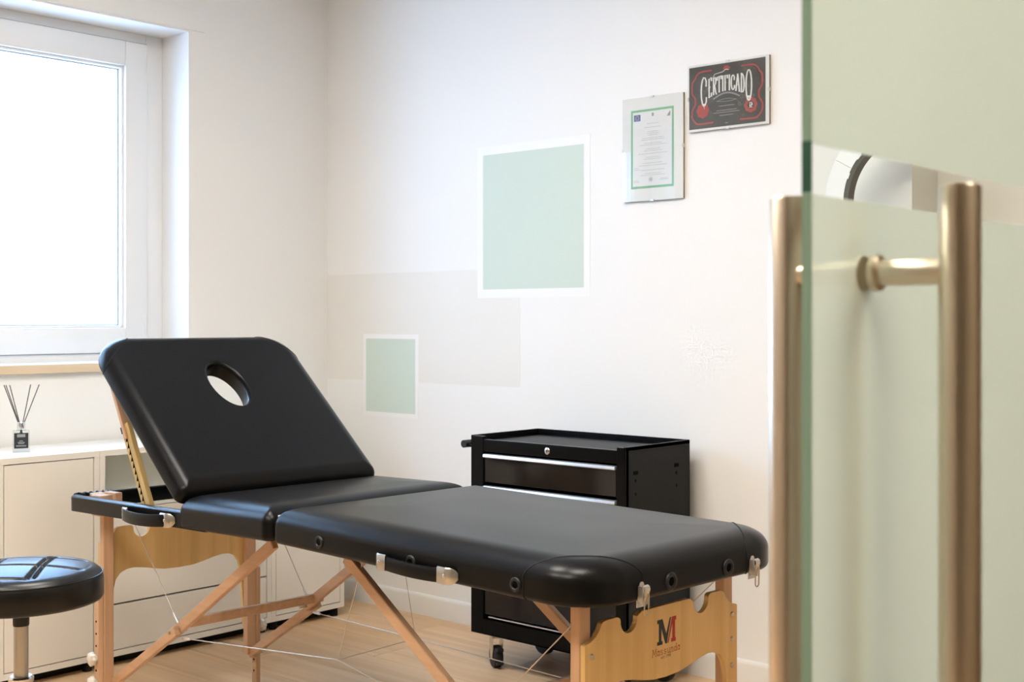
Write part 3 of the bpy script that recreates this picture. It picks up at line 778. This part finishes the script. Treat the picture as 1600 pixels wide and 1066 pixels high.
# turn the bottle so its broad face looks into the room
bo = b.build('bottle', M['bottle'], RD, rot=(0, 0, R(90)))
b = MB(); b.box((0.0184, -0.0225, 0.014), (0.0190, 0.0225, 0.066), 0.0001)
b.prism([(-0.005, 0.066), (0.005, 0.066), (0.002, 0.078), (-0.002, 0.078)], lambda u, v, t: (t, u, v), 0.0184, 0.0190)
lab = b.build('label_tag', M['ink_dark'], RD)
b = MB()
for z0_, z1_, hw in ((0.052, 0.062, 0.013), (0.038, 0.0405, 0.006), (0.0325, 0.0355, 0.011), (0.0290, 0.0315, 0.009), (0.0205, 0.0245, 0.016)):
    b.box((0.0190, -hw, z0_), (0.0192, hw, z1_))
b.build('label_print', M['greyprint2'], lab)
b = MB(); b.lathe((0, 0, 0.080), [(0.0125, 0), (0.0130, 0.002), (0.0130, 0.020), (0.0120, 0.022)], 20); b.build('collar', M['silver'], RD, smooth=40)
for a, c in (((-0.003, -0.006), (0.0, -0.054)), ((0.003, -0.004), (0.010, -0.048)), ((0.0, -0.003), (0.012, -0.036)), ((0.0, 0.004), (-0.004, 0.030)), ((0.003, 0.006), (0.010, 0.057))):
    b = MB(); b.tube([(a[0], a[1], 0.09), (c[0], c[1], 0.228)], 0.0016, 8); b.build('reed', M['reed'], RD)

# ------------------------------------------------------------------ tool trolley
TX0, TX1, TY0, TY1, TZ0, TZ1 = 1.280, 1.945, -0.430, -0.075, 0.120, 0.800
TR = thing('tool_trolley', 'black steel tool trolley with drawers and silver pull strips by the wall', 'trolley', ((TX0+TX1)/2, (TY0+TY1)/2, 0))
hx, hy = (TX1-TX0)/2, (TY1-TY0)/2
b = MB()
# sheet metal body: sides, back, posts, base, tray floor
b.box((-hx, -hy, TZ0), (-hx+0.004, hy, TZ1)); b.box((hx-0.004, -hy, TZ0), (hx, hy, TZ1)); b.box((-hx, hy-0.004, TZ0), (hx, hy, TZ1))
b.box((-hx, -hy, TZ0), (-hx+0.056, -hy+0.018, TZ1), 0.002); b.box((hx-0.036, -hy, TZ0), (hx, -hy+0.018, TZ1), 0.002)
b.box((-hx, -hy, TZ0), (hx, hy, TZ0+0.004)); b.box((-hx+0.056, -hy, TZ0), (hx-0.036, -hy+0.006, 0.172))
b.box((-hx+0.056, -hy+0.002, 0.748), (hx-0.036, -hy+0.02, 0.790), 0.002)
b.box((-hx+0.004, -hy+0.01, 0.772), (hx-0.004, hy-0.004, 0.776))
body = b.build('body', M['steelblack'], TR)
b = MB(); b.box((-hx+0.012, -hy+0.022, 0.7762), (hx-0.010, hy-0.008, 0.779)); b.build('top_liner', M['matb'], TR)
b = MB()      # rim around the tray
for p in (((-hx, -hy, 0.788), (-hx+0.008, hy, 0.802)), ((hx-0.008, -hy, 0.788), (hx, hy, 0.802)), ((-hx, hy-0.008, 0.788), (hx, hy, 0.802))): b.box(*p, 0.0015)
b.build('tray_rim', M['steelblack'], TR)
zs = [(0.643, 0.742), (0.534, 0.633), (0.425, 0.524), (0.190, 0.415)]
for za, zb in zs:
    q = MB(); q.box((-hx+0.060, -hy+0.004, za), (hx-0.040, -hy+0.022, zb-0.014), 0.002)
    q.box((-hx+0.060, -hy+0.022, za), (hx-0.040, hy-0.02, za+0.01))
    d = q.build('drawer', M['gloss'], TR)
    q = MB(); P = [(0.0, 0.0), (-0.012, 0.0), (-0.014, 0.003), (-0.012, 0.011), (-0.004, 0.013), (0.0, 0.013)]
    q.rings([[(x, -hy+0.008+u, zb-0.014+v) for u, v in P] for x in (-hx+0.060, hx-0.040)]); q.build('pull_strip', M['alu'], d)
b = MB(); b.box((-hx+0.078, -hy+0.003, 0.180), (hx-0.05, -hy+0.008, 0.1835)); b.build('base_lip', M['alu'], TR)
b = MB(); b.lathe((0.012, -hy+0.002, 0.769), [(0.0115, 0), (0.0115, -0.003), (0.009, -0.005)], 20, 'Y'); lk = b.build('lock', M['chrome'], TR, smooth=40)
b = MB(); b.box((0.0108, -hy-0.0040, 0.7645), (0.0132, -hy-0.0029, 0.7735)); b.build('keyhole', M['void'], lk)
b = MB()      # punched slots in the right side
for yy, zz in ((0.100-0.0, 0.724), (-0.125, 0.718)):
    b.box((hx-0.001, yy-0.013, zz-0.006), (hx+0.0004, yy+0.013, zz+0.006))
    b.box((hx-0.001, yy-0.005, zz-0.030), (hx+0.0004, yy+0.003, zz-0.020)); b.box((hx-0.001, yy-0.004, zz-0.072), (hx+0.0004, yy+0.003, zz-0.062))
b.build('side_slot', M['void'], TR)
# push handle on the left side
b = MB(); xh = -hx-0.056
b.tube([(xh, -hy+0.02, 0.765), (xh, hy-0.03, 0.765)], 0.0135, 16); hd = b.build('push_handle', M['rubber'], TR, smooth=50)
for yy in (-hy+0.035, hy-0.06):
    b = MB(); b.bar((xh, yy, 0.765), (-hx, yy, 0.752), 0.014, 0.006); b.build('handle_bracket', M['steelblack'], hd)
# casters
def caster(x, yy, ang, swivel):
    c = bpy.data.objects.new('caster', None); COL.objects.link(c); c.parent = TR; c.location = (x, yy, 0); c.rotation_euler = (0, 0, ang)
    r = 0.038
    q = MB(); q.lathe((0, 0, r), [(r*0.5, -0.015), (r*0.93, -0.015), (r, -0.010), (r, 0.010), (r*0.93, 0.015), (r*0.5, 0.015)], 32, 'Y'); q.build('wheel', M['rubber'], c, smooth=40)
    q = MB(); q.box((-0.03, -0.026, TZ0-0.005), (0.03, 0.026, TZ0-0.0005)); q.lathe((0, 0, TZ0-0.018), [(0.018, 0), (0.02, 0.013)], 20)
    for s_ in (-1, 1):
        q.prism([(-0.010, 0.030), (0.010, 0.030), (0.020, 0.075), (0.022, TZ0-0.016), (-0.022, TZ0-0.016), (-0.020, 0.075)], lambda u, v, t: (u, t, v), s_*0.0185, s_*0.0170)
    q.build('fork', M['zinc'], c)
    q = MB(); q.lathe((0, 0, r), [(0.006, -0.019), (0.006, 0.019)], 12, 'Y'); q.build('axle', M['zinc'], c)
    if swivel:
        q = MB(); q.box((0.022, -0.012, 0.062), (0.050, 0.012, 0.074), 0.003); q.box((0.030, -0.012, 0.018), (0.052, 0.012, 0.027), 0.003); q.box((0.028, -0.003, 0.024), (0.034, 0.003, 0.066)); q.build('brake_pedal', M['rubber'], c)
caster(-hx+0.072, -hy+0.05, R(-30), True); caster(hx-0.06, -hy+0.05, R(20), True)
caster(-hx+0.085, hy-0.06, R(4), False); caster(hx-0.06, hy-0.06, R(0), False)

# ------------------------------------------------------------------ stool
SX, SY = 1.6566, -2.2579
ST = thing('stool', 'round black quilted vinyl stool on a chrome gas column', 'stool', (SX, SY, 0))
SR, SZ0, SZ1 = 0.174, 0.580, 0.668
import cmath
def gline(p, q):
    p, q = Vector(p), Vector(q); d = (q-p).normalized(); n = Vector((-d.y, d.x)); return p, n
h1 = gline((-0.092, 0.016), (0.042, 0.146)); h2 = gline((-0.007, -0.044), (0.124, 0.083))
dg = gline((0.171, -0.080), (-0.067, 0.121))
hn = h1[1]; dn = dg[1]
hs = [hn.dot(h1[0]), hn.dot(h2[0])]; stp = hs[1]-hs[0]
ho = [hs[0]+stp*i for i in range(-4, 6)]
do0 = dn.dot(dg[0]); dso = [do0 + 0.104*i for i in range(-4, 5)]
def groove(x, y):
    p = Vector((x, y)); z = 0
    for o in ho:
        d = abs(hn.dot(p)-o); z = min(z, -0.008*math.exp(-(d/0.0042)**2)) if d < 0.02 else z
    for o in dso:
        for e in (-0.006, 0.006):
            d = abs(dn.dot(p)-o-e); z = min(z, -0.008*math.exp(-(d/0.0032)**2)) if d < 0.02 else z
    return z
b = MB(); NA = 160; rs = []
prof = [(SR-0.012, SZ0), (SR-0.004, SZ0+0.003), (SR, SZ0+0.010), (SR, SZ1-0.044)]
for i in range(1, 7):
    a = R(90*i/6*0.9); prof.append((SR-0.032+0.032*math.cos(a), SZ1-0.044+0.030*math.sin(a)))
rs = [[(r*math.cos(2*math.pi*k/NA), r*math.sin(2*math.pi*k/NA), z) for k in range(NA)] for r, z in prof]
r0, z0_ = prof[-1]
for i in range(1, 62):
    r = r0*(1-i/62); zc = z0_ + (SZ1-z0_)*(1-(r/r0)**2)
    f = min(1, (r0-r)/0.02)
    rs.append([(r*math.cos(2*math.pi*k/NA), r*math.sin(2*math.pi*k/NA), zc + f*groove(r*math.cos(2*math.pi*k/NA), r*math.sin(2*math.pi*k/NA))) for k in range(NA)])
b.rings(rs); M['stoolv'] = mat('glossy_black_vinyl', (0.003, 0.003, 0.003), 0.32, spec=0.36)
se = b.build('seat', M['stoolv'], ST, smooth=70)
b = MB(); b.tube([((SR-0.0030)*math.cos(2*math.pi*k/64), (SR-0.0030)*math.sin(2*math.pi*k/64), SZ1-0.0290) for k in range(64)], 0.0016, 6, closed=True); b.build('piping', M['stoolv'], se, smooth=60)
b = MB(); b.lathe((0, 0, 0), [(0.0165, 0.528), (0.0172, 0.531), (0.0172, 0.578), (0.10, 0.579), (0.10, 0.581)], 28); b.build('seat_socket', M['rubber'], ST, smooth=40)
b = MB(); b.lathe((0, 0, 0), [(0.0155, 0.40), (0.0155, 0.535)], 28); b.build('piston', M['nickel'], ST, smooth=40)
b = MB(); b.lathe((0, 0, 0), [(0.025, 0.10), (0.025, 0.404), (0.027, 0.408), (0.027, 0.414), (0.023, 0.418), (0.017, 0.418)], 32); b.build('column', M['chrome'], ST, smooth=40)
b = MB(); b.lathe((0, 0, 0), [(0.028, 0.085), (0.034, 0.09), (0.034, 0.13), (0.026, 0.14)], 28)
b.build('hub', M['chrome'], ST, smooth=40)
for i in range(5):
    a = R(20+72*i); d = Vector((math.cos(a), math.sin(a), 0)); b = MB()
    b.bar(d*0.02 + Vector((0, 0, 0.105)), d*0.235 + Vector((0, 0, 0.072)), 0.026, 0.022, bev=0.004); lg = b.build('foot_arm', M['chrome'], ST)
    p = d*0.235; q = MB(); t = d.cross(Vector((0, 0, 1)))
    for sg in (-1, 1):
        c0 = p + t*sg*0.008
        n = 24; rr = 0.0245
        q.rings([[c0 + t*o + d*r*math.cos(2*math.pi*k/n) + Vector((0, 0, 0.025 + r*math.sin(2*math.pi*k/n))) for k in range(n)] for r, o in ((rr*0.8, -0.006), (rr, -0.004), (rr, 0.004), (rr*0.8, 0.006))])
    q.tube([p + Vector((0, 0, 0.03)), p + Vector((0, 0, 0.066))], 0.005, 10)
    q.build('caster', M['rubber'], lg, smooth=40)

# ------------------------------------------------------------------ framed certificates
def certificate(name, label, x0, x1, z0, z1, d=0.012):
    t = thing(name, label, 'certificate', ((x0+x1)/2, 0, (z0+z1)/2))
    w, h = (x1-x0)/2, (z1-z0)/2
    q = MB(); q.box((-w, -d+0.003, -h), (w, -0.001, h)); q.build('backing', M['certedge'], t)
    q = MB(); q.box((-w, -d, -h), (w, -d+0.003, h)); q.build('mount', M['board'], t)
    q = MB(); q.box((-w, -d-0.0035, -h), (w, -d-0.0015, h)); q.build('glass', M['pictureglass'], t)
    for px, pz, a in ((0, h, 0), (0, -h, 0), (w, 0, 1), (-w, 0, 1)):
        q = MB(); e = 0.0022
        if a == 0: q.box((px-0.006, -d-0.0042, pz-0.004 if pz > 0 else pz-e), (px+0.006, -0.002, pz+e if pz > 0 else pz+0.004))
        else: q.box((px-0.003 if px > 0 else px-e, -d-0.0042, pz-0.006), (px+e if px > 0 else px+0.003, -0.002, pz+0.006))
        q.build('clip', M['zinc'], t)
    return t, (lambda lift: (lambda u, v: (u, -d-lift-stagger(), v)))
# 1: white mount with a green bordered sheet
cg, L_ = certificate('framed_certificate', 'white clip frame holding a portrait certificate with a green border', 1.622, 1.875, 1.6145, 1.975)
def quad(b, pl_, u0, u1, v0, v1): b.flat([(u0, v0), (u1, v0), (u1, v1), (u0, v1)], pl_)
cu, cv = (1.622+1.875)/2, (1.6145+1.975)/2
U0, U1, V0, V1 = 1.657-cu, 1.838-cu, 1.658-cv, 1.933-cv
b = MB(); quad(b, L_(0.0002), U0, U1, V0, V1); b.build('green_border', M['greenprint'], cg)
b = MB(); q_ = 0.008; quad(b, L_(0.0004), U0+q_, U1-q_, V0+q_, V1-q_); b.build('sheet', M['paper'], cg)
I0, I1, J0, J1 = U0+q_, U1-q_, V0+q_, V1-q_
b = MB(); quad(b, L_(0.0006), I0+0.005, I0+0.033, J1-0.031, J1-0.009); b.build('flag_print', M['blueprint'], cg)
b = MB()
for k_ in range(12):
    a = R(30*k_); u, v = I0+0.019+0.007*math.cos(a), J1-0.020+0.007*math.sin(a); quad(b, L_(0.0008), u-0.0011, u+0.0011, v-0.0011, v+0.0011)
b.build('star_ring_print', M['yellowprint'], cg)
b = MB(); m_ = (I0+I1)/2 + 0.003
b.flat([(m_-0.004, J1-0.016), (m_-0.002, J1-0.019), (m_+0.002, J1-0.019), (m_+0.004, J1-0.016), (m_+0.004, J1-0.007), (m_-0.004, J1-0.007)], L_(0.0006))
b.flat([(I1-0.021, J1-0.024), (I1-0.006, J1-0.024), (I1-0.006, J1-0.006), (I1-0.013, J1-0.013)], L_(0.0006))
b.build('emblem_print', M['greyprint2'], cg)
b = MB(); rnd = random.Random(2)
rows = [(0.043, .30), (0.056, .42), (0.071, .28), (0.077, .32), (0.083, .26), (0.093, .55), (0.099, .60), (0.111, .45), (0.117, .70), (0.131, .36), (0.137, .46), (0.147, .75), (0.160, .36), (0.166, .44), (0.180, .50), (0.188, .72), (0.204, .60), (0.216, .40), (0.222, .62)]
for dz, wd in rows:
    hw = wd*(I1-I0)/2; u = m_-hw
    while u < m_+hw:
        l = rnd.uniform(0.004, 0.013); quad(b, L_(0.0006), u, min(u+l, m_+hw), J1-dz-0.0009, J1-dz+0.0009); u += l + 0.0016
for dz, u0, wd in ((0.195, 0.006, 0.018), (0.201, 0.006, 0.026), (0.239, 0.004, 0.020), (0.244, 0.004, 0.024), (0.240, 0.112, 0.04), (0.236, 0.118, 0.03)):
    quad(b, L_(0.0006), I0+u0, I0+u0+wd, J1-dz-0.0008, J1-dz+0.0008)
b.build('text_lines', M['greyprint'], cg)
b = MB(); n = 28; uc, vc = I0+0.077, J0+0.022
for r0_, r1_ in ((0.0095, 0.0085), (0.0065, 0.0)):
    for i in range(n):
        a, c = 2*math.pi*i/n, 2*math.pi*(i+1)/n
        P = [(uc+r0_*math.cos(a), vc+r0_*math.sin(a)), (uc+r0_*math.cos(c), vc+r0_*math.sin(c))]
        P += [(uc+r1_*math.cos(c), vc+r1_*math.sin(c)), (uc+r1_*math.cos(a), vc+r1_*math.sin(a))] if r1_ else [(uc, vc)]
        b.flat(P, L_(0.0006))
b.build('stamp_print', M['greyprint'], cg)

# 2: black certificate with red scrollwork
cb_, K_ = certificate('framed_certificate', 'white edged clip frame holding a black landscape certificate with red scrollwork', 1.898, 2.207, 1.834, 2.057)
bu, bv = (1.898+2.207)/2, (1.834+2.057)/2
A0, A1, B0, B1 = 1.901-bu, 2.195-bu, 1.842-bv, 2.051-bv
b = MB(); quad(b, K_(0.0002), A0, A1, B0, B1); b.build('sheet', M['certblack'], cb_)
AW, BH = A1-A0, B1-B0
def CP(u, v): return (A0+u*AW, B0+v*BH)
def band(b, pts, w, lift):
    for a, c in zip(pts[:-1], pts[1:]):
        a2, c2 = Vector(CP(*a)), Vector(CP(*c)); d = c2-a2
        if d.length < 1e-6: continue
        nn = Vector((-d.y, d.x)).normalized()*w/2; e = d.normalized()*w*0.3
        b.flat([tuple(a2-e-nn), tuple(c2+e-nn), tuple(c2+e+nn), tuple(a2-e+nn)], K_(lift))
# grey scroll ornaments
b = MB(); rg = random.Random(7)
for i in range(46):
    side = rg.choice((-1, 1)); u = 0.5 + side*rg.uniform(0.14, 0.36); v = rg.uniform(0.12, 0.92)
    if 0.34 < u < 0.66 and v < 0.55: continue
    r = rg.uniform(0.015, 0.04); a0 = rg.uniform(0, 360)
    band(b, [(u + r*(1-k/14)*math.cos(R(a0+k*40)), v + r*1.4*(1-k/14)*math.sin(R(a0+k*40))) for k in range(11)], 0.0013, 0.0003)
b.build('scroll_print', M['certgrey'], cb_)
# red outline: scalloped frame, open at the top and bottom middle
b = MB()
def halfframe(s):
    f = lambda u: 0.5 + s*(u-0.5)
    P = [(0.70, 0.915), (0.80, 0.915), (0.86, 0.905), (0.90, 0.865), (0.925, 0.80), (0.955, 0.76), (0.962, 0.70), (0.960, 0.58), (0.945, 0.545), (0.918, 0.50), (0.912, 0.44), (0.918, 0.39), (0.945, 0.34), (0.962, 0.29), (0.962, 0.20), (0.945, 0.155), (0.925, 0.12), (0.90, 0.085), (0.86, 0.075), (0.80, 0.075), (0.68, 0.080)]
    return [(f(u), v) for u, v in P]
for s in (1, -1):
    P = halfframe(s)
    if s < 0: P = [(u, v) for u, v in P]
    band(b, P, 0.0055, 0.0005)
    band(b, [(0.5+s*(u-0.5)*0.93, 0.5+(v-0.5)*0.93) for u, v in P[1:8]], 0.0013, 0.0005)
# little fan at the top
for i in range(7):
    a = R(20+20*i + 10); band(b, [(0.5, 0.885), (0.5+0.045*math.cos(a), 0.885+0.065*math.sin(a))], 0.005, 0.0005)
# seal rosettes
def rosette(uc, vc, r):
    n = 64; P = []
    for i in range(n):
        a = 2*math.pi*i/n; rr = r*(1+0.16*abs(math.cos(4*a))); P.append((uc + rr*math.cos(a)*BH/AW, vc + rr*math.sin(a)))
    for i in range(n):
        b.flat([CP(uc, vc), CP(*P[i]), CP(*P[(i+1) % n])], K_(0.0005))
rosette(0.815, 0.285, 0.105); rosette(0.185, 0.285, 0.105)
b.build('red_print', M['certred'], cb_)
b = MB()
for uc in (0.815,):
    n = 30
    for i in range(n):
        a, c = 2*math.pi*i/n, 2*math.pi*(i+1)/n
        b.flat([CP(uc, 0.285), CP(uc+0.062*math.cos(a)*BH/AW, 0.285+0.062*math.sin(a)), CP(uc+0.062*math.cos(c)*BH/AW, 0.285+0.062*math.sin(c))], K_(0.0007))
band(b, [(0.43, 0.865), (0.57, 0.865)], 0.009, 0.0007)
b.build('seal_centre', M['certblack'], cb_)
# white lettering on an arch
b = MB()
def arch(u): return 0.565 - 1.55*(u-0.5)**2          # baseline
def top(u): return 0.80 - 0.30*(u-0.5)**2
word = 'CERTIFICADO'
wds = [1.65, 0.95, 1.0, 0.95, 0.55, 0.85, 0.55, 1.0, 1.0, 1.0, 1.65]
tot = sum(wds); uu = 0.155; span = 0.69
for ch, wd in zip(word, wds):
    cw = span*wd/tot
    lo = arch(uu+cw/2); hi = top(uu+cw/2)
    if uu < 0.2 or uu > 0.74: lo -= 0.085; hi += 0.075 if uu > 0.5 else 0.055
    def put(u, v, uu=uu, cw=cw, lo=lo, hi=hi):
        sl = 0 if (uu < 0.2 or uu > 0.74) else (arch(uu+u*cw)-arch(uu+cw/2))*0.9
        q = (uu + u*cw*0.92, lo + v*(hi-lo) + sl); c = CP(*q); return c
    for ln in G[ch]:
        for a, c in zip(ln[:-1], ln[1:]):
            a2, c2 = Vector(put(*a)), Vector(put(*c)); d = c2-a2
            if d.length < 1e-7: continue
            vert = abs(d.y)/d.length
            w = 0.0015 + 0.0040*vert**2
            nn = Vector((-d.y, d.x)).normalized()*w/2; e = d.normalized()*w*0.3
            b.flat([tuple(a2-e-nn), tuple(c2+e-nn), tuple(c2+e+nn), tuple(a2-e+nn)], K_(0.0009))
    uu += cw
# pointed tails under the first and last letters, flourish over the R and T
for uc, vt in ((0.205, 0.335), (0.79, 0.375)):
    b.flat([CP(uc-0.026, vt+0.06), CP(uc+0.026, vt+0.06), CP(uc+0.004, vt+0.02), CP(uc, vt-0.035), CP(uc-0.004, vt+0.02)], K_(0.0009))
band(b, [(0.325, 0.80), (0.345, 0.845), (0.40, 0.855), (0.45, 0.865), (0.49, 0.90), (0.53, 0.885)], 0.0022, 0.0009)
b.build('lettering', M['certwhite'], cb_)
b = MB()
band(b, [(0.33+0.034*i, 0.452 + 0.075*math.sin(math.pi*i/10)) for i in range(11)], 0.0050, 0.0007)
band(b, [(0.37+0.026*i, 0.405 + 0.03*math.sin(math.pi*i/10)) for i in range(11)], 0.0016, 0.0007)
band(b, [(0.37+0.026*i, 0.405 - 0.015*math.sin(math.pi*i/10)) for i in range(11)], 0.0016, 0.0007)
for v, w_ in ((0.325, 0.10), (0.255, 0.13), (0.222, 0.17), (0.175, 0.09), (0.05, 0.02)): band(b, [(0.5-w_, v), (0.5+w_, v)], 0.0022, 0.0007)
b.build('small_print', M['greyprint2'], cb_)
b = MB()
for v in (0.322, 0.248): band(b, [(0.798, v), (0.832, v)], 0.0020, 0.0009)
band(b, [(0.803, 0.306), (0.803, 0.266), (0.814, 0.266)], 0.0028, 0.0009); band(b, [(0.822, 0.266), (0.822, 0.306), (0.834, 0.302), (0.834, 0.286), (0.822, 0.284)], 0.0026, 0.0009)
b.build('seal_print', M['certwhite'], cb_)

# ------------------------------------------------------------------ curved lamp behind the glass door
LX, LY, LZ = 2.750, -0.16, 1.547
AL = thing('arched_lamp', 'white curved lamp with dark inner rim seen through the glass door stripe', 'lamp', (LX, LY, 0))
def arcseg(r0, r1, a0, a1, y0, y1, n=40):
    q = MB(); rs = []
    for i in range(n+1):
        a = R(a0+(a1-a0)*i/n); c, s_ = math.cos(a), math.sin(a)
        rs.append([(r0*c, y0, LZ+r0*s_), (r1*c, y0, LZ+r1*s_), (r1*c, y1, LZ+r1*s_), (r0*c, y1, LZ+r0*s_)])
    q.rings(rs); return q
arcseg(0.194, 0.254, 101, 150.0, -0.020, 0.010).build('diffuser', M['lampwhite'], AL, smooth=40)
arcseg(0.194, 0.254, 150.3, 215, -0.020, 0.010).build('diffuser', M['lampwhite'], AL, smooth=40)
rim = arcseg(0.179, 0.194, 100, 216, -0.022, 0.014).build('inner_rim', M['lampdark'], AL, smooth=40)
for a in (157, 138): arcseg(0.1905, 0.1965, a-2.6, a+2.6, -0.0235, 0.0, 6).build('clip', M['lampwhite'], rim)
a = R(208); p = Vector((0.215*math.cos(a), 0.02, LZ+0.215*math.sin(a)))
b = MB(); b.tube([p, p+Vector((0.02, 0.0, -0.12)), (p.x+0.03, 0.02, 0.9), (p.x+0.03, 0.02, 0.02)], 0.011, 12); b.build('pole', M['lampwhite'], AL, smooth=50)
b = MB(); b.lathe((p.x+0.03, 0.02, 0), [(0.115, 0.0), (0.115, 0.012), (0.03, 0.022), (0.012, 0.03)], 32); b.build('base', M['lampwhite'], AL, smooth=40)

# ------------------------------------------------------------------ glass door with frosted bands
DG = thing('door_1', None, None, (3.847, -2.7496, 0)); DG['kind'] = 'structure'
ZA, ZB = 1.2905, 1.3295       # the clear stripe (bottom, top) -- set below from the photograph's edge heights
ZA, ZB = 1.2975, 1.3367
DW, DH = 0.90, 2.22
b = MB()
b.box((-0.004, 0, 0.02), (0.004, DW, DH))
for f in b.bm.faces:
    c = f.calc_center_median()
    f.material_index = 0 if abs(c.x) > 0.003 else 1
b.build('pane', [M['doorglass'], M['glassedge']], DG)
for z0_, z1_, m in ((0.02, ZA, 'glassedge'), (ZA, ZB, 'glassedgeclear'), (ZB, DH, 'glassedge')):
    q = MB(); q.box((-0.0041, -0.0012, z0_), (0.0041, 0.0, z1_)); q.build('polished_edge', M[m], DG)
for z0_, z1_ in ((0.02, ZA), (ZB, DH)):
    q = MB(); q.face(q.vs([(-0.0044, 0.0, z0_), (-0.0044, DW, z0_), (-0.0044, DW, z1_), (-0.0044, 0.0, z1_)])); q.build('frosted_film', M['frost'], DG)
hz0, hz1 = 0.62, 1.306
hb = bpy.data.objects.new('pull_handle', None); COL.objects.link(hb); hb.parent = DG
HYB = -2.645+2.7496
for xx in (0.0757, -0.0757):
    q = MB(); q.lathe((xx, HYB, 0), [(0.0150, hz0), (0.0163, hz0+0.002), (0.0163, hz1-0.002), (0.0150, hz1)], 40); q.build('grip_bar', M['brush'], hb, smooth=40)
for zz in (1.2385, 0.69):
    for s in (1, -1):
        q = MB(); prof = [(0.0150, s*0.004), (0.0150, s*0.009), (0.0125, s*0.011), (0.0108, s*0.012), (0.0108, s*0.066)]
        q.lathe((0, HYB, zz), prof, 28, 'X'); q.build('standoff', M['brush'], hb, smooth=35)
